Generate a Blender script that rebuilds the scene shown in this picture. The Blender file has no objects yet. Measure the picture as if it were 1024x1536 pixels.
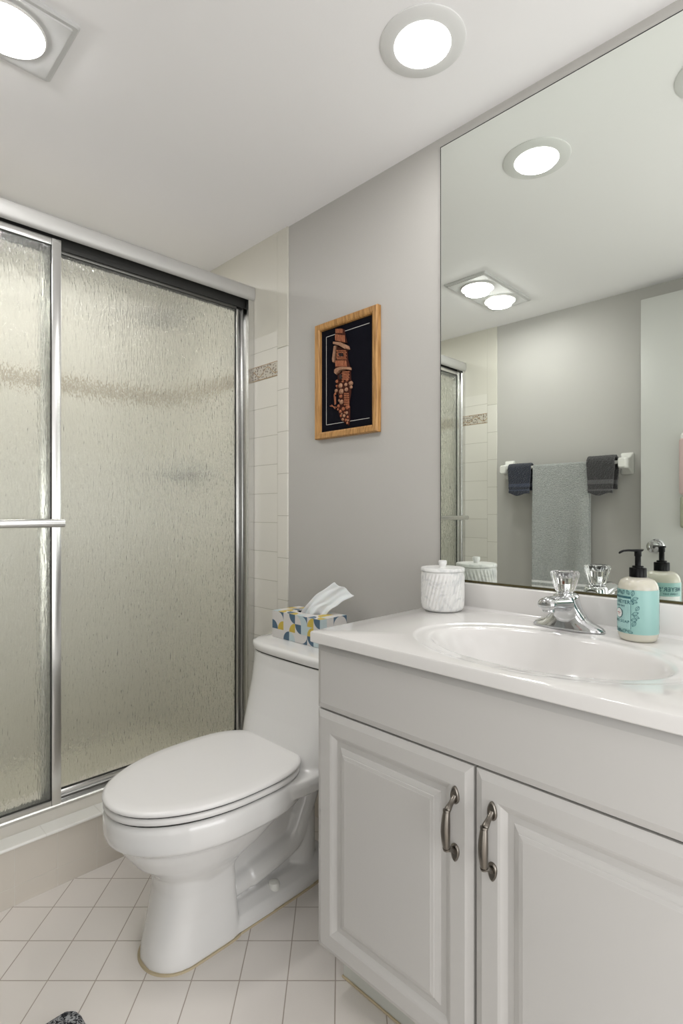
import bpy, bmesh, math, random
from mathutils import Vector, Matrix, noise
PI = math.pi
random.seed(7)
C = bpy.context.scene.collection
scn = bpy.context.scene

# ------------------------------------------------------------------ camera, world, exposure
H = 1.07                       # camera height
cam_d = bpy.data.cameras.new('camera')
cam_d.sensor_fit = 'VERTICAL'; cam_d.sensor_height = 36.0
cam_d.lens = 812.5 / 1536 * 36.0
cam_d.clip_start = 0.02
cam = bpy.data.objects.new('camera', cam_d); C.objects.link(cam)
cam.location = (0, 0, H); cam.rotation_euler = (PI/2, 0, -PI/4)
scn.camera = cam
scn.view_settings.view_transform = 'Standard'
scn.view_settings.look = 'None'
scn.view_settings.gamma = 1.0
scn.view_settings.use_curve_mapping = False
scn.view_settings.exposure = 0.50

w = bpy.data.worlds.new('world'); scn.world = w; w.use_nodes = True
w.node_tree.nodes['Background'].inputs[0].default_value = (1.0, 0.98, 0.95, 1)
w.node_tree.nodes['Background'].inputs[1].default_value = 1.0

# ------------------------------------------------------------------ room numbers (metres)
W = 1.287       # right wall plane
WM = 1.282      # mirror face
XL = -0.263     # left wall plane
CZ = 2.132      # ceiling
YN = -0.75      # near wall
YB = 2.476      # shower back wall
YT = 1.564      # tile starts
CT = 0.812      # countertop height

def area(name, loc, rot, size, power, color=(1, .985, .975), shape='DISK', size_y=None, spread=PI):
    l = bpy.data.lights.new(name, 'AREA'); l.shape = shape; l.size = size
    if size_y: l.size_y = size_y
    l.energy = power; l.color = color; l.spread = spread
    o = bpy.data.objects.new(name, l); C.objects.link(o)
    o.location = loc; o.rotation_euler = rot
    return o
LIGHTS = [(0.997, 0.738), (1.0, 0.275)]
BULBS = [(0.318, 1.345), (0.108, 1.345)]
for i, (x, y) in enumerate(LIGHTS):
    area('recessed_lamp_light', (x, y, CZ-0.012), (0, 0, 0), 0.115, 1.15)
for i, (x, y) in enumerate(BULBS):
    area('heat_lamp_light', (x, y, CZ-0.0365), (0, 0, 0), 0.11, 0.9)
# added fill areas outside the openings, standing in for light from an unseen hall
area('side_hall_fill', (XL-0.85, -0.28, 1.0), (0, -PI/2, 0), 1.6, 7.0, (0.98, 0.99, 1.0), 'RECTANGLE', 0.9)
area('hall_fill', (0.45, YN-1.15, 0.8), (math.radians(88), 0, 0), 2.0, 20.0, (0.97, 0.985, 1.0), 'RECTANGLE', 1.5)
area('shower_fill_light', (0.50, 2.18, CZ-0.022), (0, 0, 0), 1.1, 1.7, (1, .985, .97), 'RECTANGLE', .14, spread=math.radians(110))  # added to brighten the shower interior; no lamp known there

# ------------------------------------------------------------------ material helpers
MATS = {}
def mat(name, color, rough=0.5, metal=0.0, spec=None, bump=None, coat=0.0, var=None):
    """plain principled with an optional fine procedural bump / colour variation"""
    m = bpy.data.materials.new(name); m.use_nodes = True
    nt = m.node_tree; b = nt.nodes['Principled BSDF']
    b.inputs['Base Color'].default_value = (*color, 1)
    b.inputs['Roughness'].default_value = rough
    b.inputs['Metallic'].default_value = metal
    if spec is not None: b.inputs['Specular IOR Level'].default_value = spec
    if coat: b.inputs['Coat Weight'].default_value = coat; b.inputs['Coat Roughness'].default_value = 0.05
    tc = nt.nodes.new('ShaderNodeTexCoord')
    if bump:
        sc, st = bump
        n = nt.nodes.new('ShaderNodeTexNoise'); n.inputs['Scale'].default_value = sc; n.inputs['Detail'].default_value = 3
        bp = nt.nodes.new('ShaderNodeBump'); bp.inputs['Strength'].default_value = st; bp.inputs['Distance'].default_value = 0.002
        nt.links.new(tc.outputs['Object'], n.inputs['Vector'])
        nt.links.new(n.outputs['Fac'], bp.inputs['Height']); nt.links.new(bp.outputs[0], b.inputs['Normal'])
    if var:
        sc, c2 = var
        n = nt.nodes.new('ShaderNodeTexNoise'); n.inputs['Scale'].default_value = sc; n.inputs['Detail'].default_value = 4
        mx = nt.nodes.new('ShaderNodeMix'); mx.data_type = 'RGBA'
        mx.inputs[6].default_value = (*color, 1); mx.inputs[7].default_value = (*c2, 1)
        nt.links.new(tc.outputs['Object'], n.inputs['Vector'])
        nt.links.new(n.outputs['Fac'], mx.inputs[0]); nt.links.new(mx.outputs[2], b.inputs['Base Color'])
    MATS[name] = m
    return m
def P(m): return m.node_tree.nodes['Principled BSDF']

def tile_mat(name, color, grout, wid, hei, ax_u, ax_v, ou=0, ov=0, offset=0.0, rough=0.22, mortar=0.0022, c2=None, bumpd=0.0015):
    """tiles laid in world space: u = ax_u . position - ou, v = ax_v . position - ov"""
    m = bpy.data.materials.new(name); m.use_nodes = True
    nt = m.node_tree; b = P(m); b.inputs['Roughness'].default_value = rough
    g = nt.nodes.new('ShaderNodeNewGeometry')
    def dot(ax, o):
        d = nt.nodes.new('ShaderNodeVectorMath'); d.operation = 'DOT_PRODUCT'; d.inputs[1].default_value = ax
        nt.links.new(g.outputs['Position'], d.inputs[0])
        s = nt.nodes.new('ShaderNodeMath'); s.operation = 'SUBTRACT'; s.inputs[1].default_value = o
        nt.links.new(d.outputs['Value'], s.inputs[0]); return s
    cb = nt.nodes.new('ShaderNodeCombineXYZ')
    nt.links.new(dot(ax_u, ou-50*wid).outputs[0], cb.inputs[0]); nt.links.new(dot(ax_v, ov-50*hei).outputs[0], cb.inputs[1])
    br = nt.nodes.new('ShaderNodeTexBrick'); br.offset = offset; br.offset_frequency = 2; br.squash = 1
    br.inputs['Scale'].default_value = 1.0
    br.inputs['Color1'].default_value = (*color, 1); br.inputs['Color2'].default_value = (*(c2 or color), 1)
    br.inputs['Mortar'].default_value = (*grout, 1)
    br.inputs['Mortar Size'].default_value = mortar/2; br.inputs['Mortar Smooth'].default_value = 0.3
    br.inputs['Brick Width'].default_value = wid; br.inputs['Row Height'].default_value = hei
    nt.links.new(cb.outputs[0], br.inputs['Vector'])
    nt.links.new(br.outputs['Color'], b.inputs['Base Color'])
    inv = nt.nodes.new('ShaderNodeMath'); inv.operation = 'SUBTRACT'; inv.inputs[0].default_value = 1
    nt.links.new(br.outputs['Fac'], inv.inputs[1])
    bp = nt.nodes.new('ShaderNodeBump'); bp.inputs['Strength'].default_value = 0.6; bp.inputs['Distance'].default_value = bumpd
    nt.links.new(inv.outputs[0], bp.inputs['Height']); nt.links.new(bp.outputs[0], b.inputs['Normal'])
    return m

WALLC = (0.485, 0.473, 0.448)
m_wall = mat('wall_paint', WALLC, 0.55, bump=(180, 0.08))
m_ceil = mat('ceiling_paint', (0.90, 0.89, 0.895), 0.7, bump=(60, 0.06))
m_white = mat('white_trim_paint', (0.80, 0.79, 0.77), 0.4)
m_door = mat('door_paint', (0.56, 0.565, 0.54), 0.4)
m_cab = mat('cabinet_white', (0.55, 0.538, 0.522), 0.38)
m_cabin = mat('cabinet_gap_dark', (0.10, 0.09, 0.06), 0.8)
m_kick = mat('toe_kick_white', (0.56, 0.57, 0.53), 0.5)
m_marble = mat('cultured_marble_white', (0.73, 0.715, 0.70), 0.12, coat=0.4)
m_porc = mat('porcelain_white', (0.77, 0.765, 0.755), 0.08, coat=0.5)
m_seat = mat('seat_plastic', (0.79, 0.78, 0.77), 0.22)
m_gasket_shade = mat('dark_gasket_and_gap_shade', (0.02, 0.02, 0.018), 0.6)  # black seals and edges, also painted shade in toilet and header gaps
m_alu = mat('anodised_aluminium', (0.74, 0.74, 0.73), 0.24, metal=1.0, bump=(90, 0.02))
m_aluw = mat('aluminium_header', (0.52, 0.515, 0.50), 0.5, metal=0.45)
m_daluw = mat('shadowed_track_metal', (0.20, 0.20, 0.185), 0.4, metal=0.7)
m_chrome = mat('chrome', (0.60, 0.61, 0.62), 0.06, metal=1.0)
m_nickel = mat('brushed_nickel_pull', (0.22, 0.20, 0.175), 0.3, metal=1.0, bump=(300, 0.05))
m_black = mat('black_plastic', (0.003, 0.003, 0.0035), 0.3, spec=0.15)
m_bone = mat('lamp_trim_white', (0.74, 0.74, 0.73), 0.45)
m_heat = mat('fixture_grey_white', (0.60, 0.60, 0.595), 0.4)
m_ceramic = mat('ceramic_white', (0.78, 0.78, 0.74), 0.15)
m_caulk = mat('tan_caulk', (0.50, 0.42, 0.28), 0.7)
m_channel = mat('mirror_channel_dark', (0.10, 0.085, 0.04), 0.35, metal=0.6)
m_red = mat('index_mark_brown', (0.12, 0.05, 0.03), 0.4)

m_emit = bpy.data.materials.new('lamp_glow'); m_emit.use_nodes = True
_b = P(m_emit); _b.inputs['Emission Color'].default_value = (1, .985, .975, 1); _b.inputs['Emission Strength'].default_value = 6.0
m_bulb = m_emit.copy(); m_bulb.name = 'bulb_glow'; P(m_bulb).inputs['Emission Strength'].default_value = 26.0

m_mirror = bpy.data.materials.new('mirror_silver'); m_mirror.use_nodes = True
_b = P(m_mirror); _b.inputs['Metallic'].default_value = 1; _b.inputs['Roughness'].default_value = 0.0
_b.inputs['Base Color'].default_value = (0.88, 0.915, 0.87, 1)

# rain glass
m_glass = bpy.data.materials.new('rain_glass'); m_glass.use_nodes = True
nt = m_glass.node_tree; b = P(m_glass)
b.inputs['Base Color'].default_value = (0.92, 0.93, 0.87, 1)
b.inputs['Transmission Weight'].default_value = 0.93
b.inputs['Roughness'].default_value = 0.08; b.inputs['IOR'].default_value = 1.45
tc = nt.nodes.new('ShaderNodeTexCoord'); mp = nt.nodes.new('ShaderNodeMapping'); mp.inputs['Scale'].default_value = (230, 230, 42)
n1 = nt.nodes.new('ShaderNodeTexNoise'); n1.inputs['Scale'].default_value = 1.0; n1.inputs['Detail'].default_value = 2.5
bp = nt.nodes.new('ShaderNodeBump'); bp.inputs['Strength'].default_value = 1.0; bp.inputs['Distance'].default_value = 0.0028
nt.links.new(tc.outputs['Object'], mp.inputs[0]); nt.links.new(mp.outputs[0], n1.inputs['Vector'])
nt.links.new(n1.outputs['Fac'], bp.inputs['Height']); nt.links.new(bp.outputs[0], b.inputs['Normal'])

m_acryl = bpy.data.materials.new('clear_acrylic'); m_acryl.use_nodes = True
b = P(m_acryl); b.inputs['Transmission Weight'].default_value = 1; b.inputs['Roughness'].default_value = 0.02; b.inputs['IOR'].default_value = 1.49

X_, Y_, Z_ = (1, 0, 0), (0, 1, 0), (0, 0, 1)
r2 = math.sqrt(.5)
m_floor = tile_mat('floor_tile', (0.75, 0.71, 0.665), (0.42, 0.36, 0.31), .1095, .115, (r2, -r2, 0), (r2, r2, 0), -.671, 1.237, rough=0.33, mortar=.0028, c2=(0.77, 0.73, 0.69))
m_tile_side = tile_mat('shower_tile_side', (0.72, 0.70, 0.64), (0.46, 0.44, 0.37), .152, .1115, Y_, Z_, 1.624, 1.587, c2=(0.735, 0.715, 0.65))
m_tile_back = tile_mat('shower_tile_back', (0.72, 0.70, 0.64), (0.55, 0.53, 0.46), .152, .1115, X_, Z_, W, 1.587)
m_bull = tile_mat('bullnose_tile', (0.73, 0.71, 0.65), (0.44, 0.42, 0.35), .5, .158, Y_, Z_, 1.4, 1.688)
m_curb = tile_mat('curb_tile', (0.62, 0.575, 0.51), (0.67, 0.64, 0.58), .109, .112, X_, Z_, .4127, .052, rough=.3)
m_cap = tile_mat('curb_cap_tile', (0.84, 0.83, 0.79), (0.78, 0.76, 0.71), .152, .5, X_, Y_, .49, 1.4, rough=.25)

# decorative border: cream ground with scrolling brown and mauve vine
m_border = bpy.data.materials.new('vine_border_tile'); m_border.use_nodes = True
nt = m_border.node_tree; b = P(m_border); b.inputs['Roughness'].default_value = .25
g = nt.nodes.new('ShaderNodeNewGeometry'); sx = nt.nodes.new('ShaderNodeSeparateXYZ'); nt.links.new(g.outputs['Position'], sx.inputs[0])
def M(op, a, b_=None):
    n = nt.nodes.new('ShaderNodeMath'); n.operation = op
    for i, v in enumerate((a, b_)):
        if v is None: continue
        if isinstance(v, (int, float)): n.inputs[i].default_value = v
        else: nt.links.new(v, n.inputs[i])
    return n.outputs[0]
run = M('ADD', sx.outputs[0], sx.outputs[1])
vine = M('MULTIPLY', M('SINE', M('MULTIPLY', run, 62.0)), 0.015)
zz = M('SUBTRACT', sx.outputs[2], 1.616)
dv = M('ABSOLUTE', M('SUBTRACT', zz, vine))
line = M('LESS_THAN', dv, 0.0018)
edge = M('GREATER_THAN', M('ABSOLUTE', zz), 0.0255)
vo = nt.nodes.new('ShaderNodeTexVoronoi'); vo.inputs['Scale'].default_value = 105
nt.links.new(g.outputs['Position'], vo.inputs['Vector'])
leaf = M('LESS_THAN', vo.outputs['Distance'], 0.40)
mx1 = nt.nodes.new('ShaderNodeMix'); mx1.data_type = 'RGBA'; mx1.inputs[6].default_value = (.56, .52, .44, 1); mx1.inputs[7].default_value = (.24, .195, .16, 1)
nt.links.new(leaf, mx1.inputs[0])
mx2 = nt.nodes.new('ShaderNodeMix'); mx2.data_type = 'RGBA'; mx2.inputs[7].default_value = (.36, .24, .13, 1)
nt.links.new(M('MAXIMUM', line, edge), mx2.inputs[0]); nt.links.new(mx1.outputs[2], mx2.inputs[6]); nt.links.new(mx2.outputs[2], b.inputs['Base Color'])

# ------------------------------------------------------------------ object helpers
ROOT = {}
def thing(name, label, cat, loc=(0, 0, 0), group=None):
    o = bpy.data.objects.new(name, None); C.objects.link(o); o.empty_display_size = .05
    o.location = loc; o['label'] = label; o['category'] = cat
    if group: o['group'] = group
    ROOT[o.name] = Vector(loc)
    return o
def obj(name, bm, ms, parent=None, smooth=False, label=None, angle=35):
    """one mesh object; bm is in world coordinates"""
    off = Vector((0, 0, 0))
    if parent is not None:
        off = ROOT[parent.name]
        bmesh.ops.translate(bm, verts=bm.verts, vec=-off)
    bmesh.ops.recalc_face_normals(bm, faces=bm.faces)
    me = bpy.data.meshes.new(name); bm.to_mesh(me); bm.free()
    for m in (ms if isinstance(ms, (list, tuple)) else [ms]): me.materials.append(m)
    o = bpy.data.objects.new(name, me); C.objects.link(o)
    if smooth:
        for p in me.polygons: p.use_smooth = True
        if angle: me.set_sharp_from_angle(angle=math.radians(angle))
    if parent is not None: o.parent = parent; ROOT[o.name] = off
    if label: o['label'] = label
    return o
def solo(name, label, cat, bm, ms, smooth=False, group=None, origin=None, angle=35):
    if origin is not None: bmesh.ops.translate(bm, verts=bm.verts, vec=-Vector(origin))
    o = obj(name, bm, ms, None, smooth, angle=angle)
    if origin is not None: o.location = origin
    o['label'] = label; o['category'] = cat
    if group: o['group'] = group
    return o
def struct(name, bm, ms, smooth=False):
    o = obj(name, bm, ms, None, smooth); o['kind'] = 'structure'; return o
def dup(root, loc, label=None, name=None):
    r = root.copy(); C.objects.link(r); r.location = loc
    if label: r['label'] = label
    ROOT[r.name] = Vector(loc)
    for ch in list(root.children):
        c = ch.copy(); C.objects.link(c); c.parent = r
        for g_ in ch.children:
            d = g_.copy(); C.objects.link(d); d.parent = c
    return r

def box(bm, x0, x1, y0, y1, z0, z1, bev=0, seg=2, mi=0):
    vs = [bm.verts.new((x, y, z)) for x in (x0, x1) for y in (y0, y1) for z in (z0, z1)]
    fs = [(0, 1, 3, 2), (4, 6, 7, 5), (0, 4, 5, 1), (2, 3, 7, 6), (0, 2, 6, 4), (1, 5, 7, 3)]
    faces = [bm.faces.new([vs[i] for i in f]) for f in fs]
    for f in faces: f.material_index = mi
    if bev:
        es = list({e for f in faces for e in f.edges})
        bmesh.ops.bevel(bm, geom=es, offset=bev, segments=seg, profile=.5, affect='EDGES')
    return vs
def B(*a, **k):
    bm = bmesh.new(); box(bm, *a, **k); return bm
def rings(bm, rs, cap0=True, cap1=True, mi=0, closed=True):
    """skin a list of vertex-position rings"""
    R = [[bm.verts.new(p) for p in r] for r in rs]
    n = len(rs[0])
    for a, b in zip(R[:-1], R[1:]):
        for i in range(n if closed else n-1):
            j = (i+1) % n
            f = bm.faces.new((a[i], a[j], b[j], b[i])); f.material_index = mi
    if cap0: bm.faces.new(R[0][::-1]).material_index = mi
    if cap1: bm.faces.new(R[-1]).material_index = mi
    return R
def lathe(bm, prof, cx, cy, n=48, cap0=True, cap1=True, mi=0, fn=None):
    """prof = [(r, z)]"""
    rs = []
    for r, z in prof:
        ring = []
        for i in range(n):
            a = 2*PI*i/n
            rr = r if fn is None else fn(r, z, a)
            ring.append((cx+rr*math.cos(a), cy+rr*math.sin(a), z))
        rs.append(ring)
    return rings(bm, rs, cap0, cap1, mi)
def tube(bm, pts, rad, n=16, mi=0, squash=None):
    """round tube along points; rad is number or list; squash=(a,b) radii factors"""
    pts = [Vector(p) for p in pts]; rs = []
    rad = rad if isinstance(rad, (list, tuple)) else [rad]*len(pts)
    up = None
    for i, p in enumerate(pts):
        t = (pts[min(i+1, len(pts)-1)] - pts[max(i-1, 0)]).normalized()
        if up is None:
            up = Vector((0, 0, 1)) if abs(t.z) < .9 else Vector((0, 1, 0))
        s = t.cross(up).normalized(); u = s.cross(t).normalized(); up = u
        a_, b_ = squash if squash else (1, 1)
        rs.append([p + (s*math.cos(2*PI*k/n)*a_ + u*math.sin(2*PI*k/n)*b_)*rad[i] for k in range(n)])
    return rings(bm, rs, mi=mi)
def bez(pts, n=10):
    """Catmull-Rom through points"""
    P_ = [Vector(p) for p in pts]; out = []
    for i in range(len(P_)-1):
        p0 = P_[max(i-1, 0)]; p1 = P_[i]; p2 = P_[i+1]; p3 = P_[min(i+2, len(P_)-1)]
        for k in range(n):
            t = k/n
            out.append(.5*((2*p1)+(p2-p0)*t+(2*p0-5*p1+4*p2-p3)*t*t+(3*p1-p0-3*p2+p3)*t**3))
    out.append(P_[-1]); return out

# ------------------------------------------------------------------ the setting
struct('floor', B(XL-.9, W+.1, YN-1.2, 1.70, -.05, 0), m_floor)
struct('ceiling', B(XL-.9, W+.1, YN-1.2, YB+.1, CZ, CZ+.08), m_ceil)
struct('wall_right', B(W, W+.1, YN-.1, YB+.1, -.05, CZ), m_wall)
bm = bmesh.new()        # left wall with the doorway the door belongs to
DY0, DY1, DZ = -0.64, 0.075, 2.065
box(bm, XL-.1, XL, DY1, YB+.1, -.05, CZ); box(bm, XL-.1, XL, YN-.1, DY0, -.05, CZ); box(bm, XL-.1, XL, DY0, DY1, DZ, CZ)
struct('wall_left', bm, m_wall)
bm = bmesh.new()          # unseen near wall, its wide opening added to let the fill light in
box(bm, XL, -.15, YN-.1, YN, -.05, CZ); box(bm, 1.15, W, YN-.1, YN, -.05, CZ); box(bm, -.15, 1.15, YN-.1, YN, 2.065, CZ)
struct('wall_near', bm, m_wall)
struct('wall_back', B(XL, W, YB+.006, YB+.1, -.05, CZ), m_wall)
# shower tile faces
struct('wall_shower_back', B(XL+.006, W-.006, YB, YB+.0059, .04, CZ), m_tile_back)
struct('wall_shower_right', B(W-.006, W, 1.624, YB+.0059, 0, 1.7564), m_tile_side)
struct('wall_shower_left', B(XL, XL+.006, 1.624, YB+.0059, 0, 1.7564), m_tile_side)
m_upper = mat('shower_upper_paint', (0.64, 0.62, 0.55), .35)
struct('wall_shower_upper', B(W-.0061, W, 1.6245, YB+.0059, 1.7565, CZ), m_upper)
struct('wall_shower_upper_left', B(XL, XL+.0061, 1.6245, YB+.0059, 1.7565, CZ), m_upper)
struct('trim_1', B(W-.0065, W, YT, 1.624, 0, 1.6895, bev=.0015), m_bull); struct('trim_9', B(W-.0065, W, YT, 1.624, 1.6897, CZ, bev=.0012), m_upper); struct('trim_10', B(XL, XL+.0065, YT, 1.624, 1.6897, CZ, bev=.0012), m_upper)
struct('trim_2', B(XL, XL+.0065, YT, 1.624, 0, 1.6895, bev=.0015), m_bull)
struct('trim_3', B(W-.0075, W-.006, 1.6245, YB, 1.588, 1.644), m_border)
struct('trim_4', B(XL+.006, XL+.0075, 1.6245, YB, 1.588, 1.644), m_border)
struct('trim_5', B(XL+.0076, W-.0076, YB-.0015, YB, 1.588, 1.644), m_border)
# curb with its cap, shower floor
bm = bmesh.new(); box(bm, XL, W, 1.668, 1.93, 0, .156)
struct('trim_6', bm, m_curb)
bm = bmesh.new(); box(bm, XL, W, 1.662, 1.726, .156, .1652, bev=.0035); struct('trim_7', bm, m_cap)
struct('trim_8', B(XL, W, 1.7262, 1.935, .156, .164), m_curb)
m_pan = tile_mat('shower_floor_tile', (0.62, 0.59, 0.50), (0.5, 0.47, 0.4), .05, .05, X_, Y_)
struct('floor_shower', B(XL, W, 1.70, YB+.0059, -.05, .05), m_pan)
# baseboard by the vanity (near part of right wall) and left wall
struct('baseboard_left', B(XL, XL+.012, .09, YT, 0, .09, bev=.003), m_white)
struct('baseboard_right', B(W-.012, W, .885, .99, 0, .09, bev=.003), m_curb)

# tile skirting below the toilet tank on the right wall (pale green-white tile seen beside the vanity)
struct('baseboard_tile', B(W-.007, W, .99, YT, 0, .11, bev=.002), m_curb)

# ------------------------------------------------------------------ open door against the left wall
XD = -0.185   # face of the door
d = thing('interior_door', 'flat white interior door standing open flat against the left wall, seen in the mirror', 'door', (XD-.017, .08, .008))
obj('door_panel', B(XD-.035, XD, .082, .793, .01, 2.05, bev=.002), m_door, d, True)
ky, kz = .727, .915
bm = bmesh.new()
def lathe_x(bm, prof, cx, cy, cz, sgn=1, n=36):
    rings(bm, [[(cx+sgn*h, cy+r*math.cos(2*PI*i/n), cz+r*math.sin(2*PI*i/n)) for i in range(n)] for r, h in prof])
lathe_x(bm, [(.001, -.001), (.033, 0), (.033, .004), (.028, .009), (.013, .011), (.012, .03), (.02, .038), (.027, .048), (.028, .058), (.024, .066), (.012, .07), (.011, .068), (.001, .068)], XD, ky, kz)
obj('door_knob', bm, m_chrome, d, True, label='round chrome door knob')
for z in (.3, 1.75):
    bm = bmesh.new(); tube(bm, [(XD+.003, .082, z-.045), (XD+.003, .082, z+.045)], .006); obj('hinge', bm, m_chrome, d, True)

# pink article hanging on the door
pk = thing('pink_hanging_cloth', 'pale pink cloth hanging on the open door, at the right edge of the mirror', 'cloth', (XD+.002, .57, 1.42))
m_pink = mat('pink_cloth', (0.56, 0.43, 0.41), .8, bump=(200, .3)); m_pkw = mat('white_cloth', (0.78, 0.76, 0.74), .8); m_olive = mat('olive_cloth', (0.36, 0.36, 0.27), .8)
obj('cloth_body', B(XD+.004, XD+.034, .52, .634, 1.145, 1.395, bev=.014, seg=4), m_pink, pk, True)
obj('cloth_top', B(XD+.003, XD+.03, .525, .629, 1.36, 1.418, bev=.013, seg=4), m_pkw, pk, True)
obj('lower_fold', B(XD+.004, XD+.027, .53, .631, 1.0, 1.14, bev=.011, seg=4), m_olive, pk, True)

# ------------------------------------------------------------------ mirror
mr = thing('wall_mirror', 'large frameless mirror above the vanity on the right wall', 'mirror', (W, .48, .8825))
obj('mirror_glass', B(WM, W-.0008, .087, .8846, .8845, 2.100), m_mirror, mr)
bm = bmesh.new()
box(bm, WM-.0002, W-.0002, .8846, .8868, .8845, 2.102); box(bm, WM-.0002, W-.0002, .087, .8868, 2.100, 2.1022)
obj('edge', bm, m_gasket_shade, mr, label='thin black mirror edge')
obj('bottom_channel', B(WM-.0035, W-.0002, .087, .8868, .8803, .8853), m_channel, mr, label='dark bronze channel under the mirror')

# ------------------------------------------------------------------ recessed ceiling lights
def recessed():
    x, y = LIGHTS[0]
    t = thing('recessed_light', 'round white recessed ceiling light, the one in full view in front of the mirror', 'ceiling light', (x, y, CZ), 'recessed ceiling lights')
    bm = bmesh.new()
    lathe(bm, [(.062, CZ-.002), (.064, CZ-.006), (.092, CZ-.0045), (.0965, CZ-.002), (.097, CZ-.0002)], x, y, 64, cap0=False, cap1=False)
    obj('trim_ring', bm, m_bone, t, True)
    bm = bmesh.new()
    lathe(bm, [(.0635, CZ-.0055), (.060, CZ-.008), (.04, CZ-.0095), (.001, CZ-.010)], x, y, 64)
    obj('diffuser', bm, m_emit, t, True)
    return t
rl = recessed()
dup(rl, (LIGHTS[1][0], LIGHTS[1][1], CZ), 'round white ceiling light seen only as a sliver at the mirror right edge')
sl = thing('shower_fill_panel', 'added light panel on the shower ceiling, hidden behind the rain glass', 'ceiling light', (.50, 2.18, CZ))  # made-up fixture that carries the shower fill light
obj('housing', B(-.07, 1.07, 2.105, 2.265, CZ-.018, CZ-.0002, bev=.003), m_bone, sl)
obj('diffuser', B(-.05, 1.05, 2.115, 2.255, CZ-.0205, CZ-.0181), m_emit, sl)

# heat lamp / vent fixture
hl = thing('ceiling_heat_lamp', 'square grey-white ceiling heat lamp fixture with two glowing bulbs', 'ceiling light', (.21, 1.345, CZ))
FX0, FX1, FY0, FY1 = -.015, .435, 1.238, 1.452
bm = bmesh.new()
def rr(x0, x1, y0, y1, z, r, n=6):
    out = []
    for (cx, cy, a0) in ((x1-r, y1-r, 0), (x0+r, y1-r, 90), (x0+r, y0+r, 180), (x1-r, y0+r, 270)):
        for k in range(n+1):
            a = math.radians(a0+90*k/n); out.append((cx+r*math.cos(a), cy+r*math.sin(a), z))
    return out
rings(bm, [rr(FX0, FX1, FY0, FY1, CZ-.0002, .008), rr(FX0, FX1, FY0, FY1, CZ-.005, .008), rr(FX0+.004, FX1-.004, FY0+.004, FY1-.004, CZ-.009, .007),
           rr(FX0+.012, FX1-.012, FY0+.012, FY1-.012, CZ-.009, .006), rr(FX0+.014, FX1-.014, FY0+.014, FY1-.014, CZ-.012, .006)], cap0=True)
obj('plate', bm, m_heat, hl, True)
for x, y in BULBS:
    bm = bmesh.new()
    lathe(bm, [(.064, CZ-.011), (.076, CZ-.011), (.077, CZ-.015), (.074, CZ-.018), (.070, CZ-.016), (.064, CZ-.011)], x, y, 48, cap0=False, cap1=False)
    obj('bulb_ring', bm, m_white, hl, True)
    bm = bmesh.new()
    lathe(bm, [(.062, CZ-.012), (.063, CZ-.018), (.059, CZ-.026), (.045, CZ-.032), (.001, CZ-.035)], x, y, 48)
    obj('bulb', bm, m_bulb, hl, True, label='glowing round bulb')

# ------------------------------------------------------------------ framed carving on the right wall
def onX(px, py, X):            # photo pixel -> point on plane x = X
    u = (px-512)/812.5; v = (py-768)/812.5
    Z = X*math.sqrt(2)/(1+u); return Z*(1-u)/math.sqrt(2), H-Z*v
pf = thing('framed_relief', 'oak-framed dark picture of a reddish carved tower hanging on the right wall', 'picture', (W, 1.256, 1.32))
m_oak = bpy.data.materials.new('oak'); m_oak.use_nodes = True
nt = m_oak.node_tree; b = P(m_oak); b.inputs['Roughness'].default_value = .4
tc = nt.nodes.new('ShaderNodeTexCoord'); mp = nt.nodes.new('ShaderNodeMapping'); mp.inputs['Scale'].default_value = (160, 160, 14)
nn = nt.nodes.new('ShaderNodeTexNoise'); nn.inputs['Detail'].default_value = 4; nn.inputs['Scale'].default_value = 1
cr = nt.nodes.new('ShaderNodeValToRGB'); cr.color_ramp.elements[0].position = .3; cr.color_ramp.elements[0].color = (.26, .12, .03, 1)
cr.color_ramp.elements[1].position = .6; cr.color_ramp.elements[1].color = (.50, .27, .09, 1)
nt.links.new(tc.outputs['Object'], mp.inputs[0]); nt.links.new(mp.outputs[0], nn.inputs['Vector']); nt.links.new(nn.outputs['Fac'], cr.inputs[0]); nt.links.new(cr.outputs[0], b.inputs['Base Color'])
FY_0, FY_1, FZ0, FZ1 = 1.112, 1.400, 1.321, 1.718
def rectring(y0, y1, z0, z1, x): return [(x, y0, z0), (x, y1, z0), (x, y1, z1), (x, y0, z1)]
bm = bmesh.new()
def fr(i, x): return rectring(FY_0+i, FY_1-i, FZ0+i, FZ1-i, x)
rings(bm, [fr(0, W-.0005), fr(0, W-.016), fr(.003, W-.021), fr(.018, W-.019), fr(.023, W-.016), fr(.024, W-.009), fr(.025, W-.007)], cap0=False, cap1=False)
obj('frame', bm, m_oak, pf, True, angle=20)
m_mat = mat('navy_black_backing', (0.004, 0.004, 0.008), .7, spec=0.08)
obj('backing', B(W-.008, W-.001, FY_0+.02, FY_1-.02, FZ0+.02, FZ1-.02), m_mat, pf)
m_pin = mat('white_pinstripe', (0.6, 0.58, 0.54), .6)
bm = bmesh.new(); q = .047; s_ = .0016; xx = W-.0084
y0, y1, z0, z1 = FY_0+q-.006, FY_1-q, FZ0+q, FZ1-q
box(bm, xx, xx+.001, y1-s_, y1, z0, z1); box(bm, xx, xx+.001, y0, y1, z1-s_, z1); box(bm, xx, xx+.001, y0, y1, z0, z0+s_)
obj('pinstripe', bm, m_pin, pf)
m_clay = mat('reddish_clay', (0.24, 0.065, 0.03), .75, spec=.2, bump=(220, .8), var=(90, (0.46, 0.19, 0.10)))
m_clay2 = mat('pale_clay', (0.46, 0.28, 0.18), .75, spec=.2, bump=(220, .8), var=(110, (0.22, 0.09, 0.05)))
m_clay3 = mat('dark_clay_joints', (0.055, 0.018, 0.012), .9, spec=.1)
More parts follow.
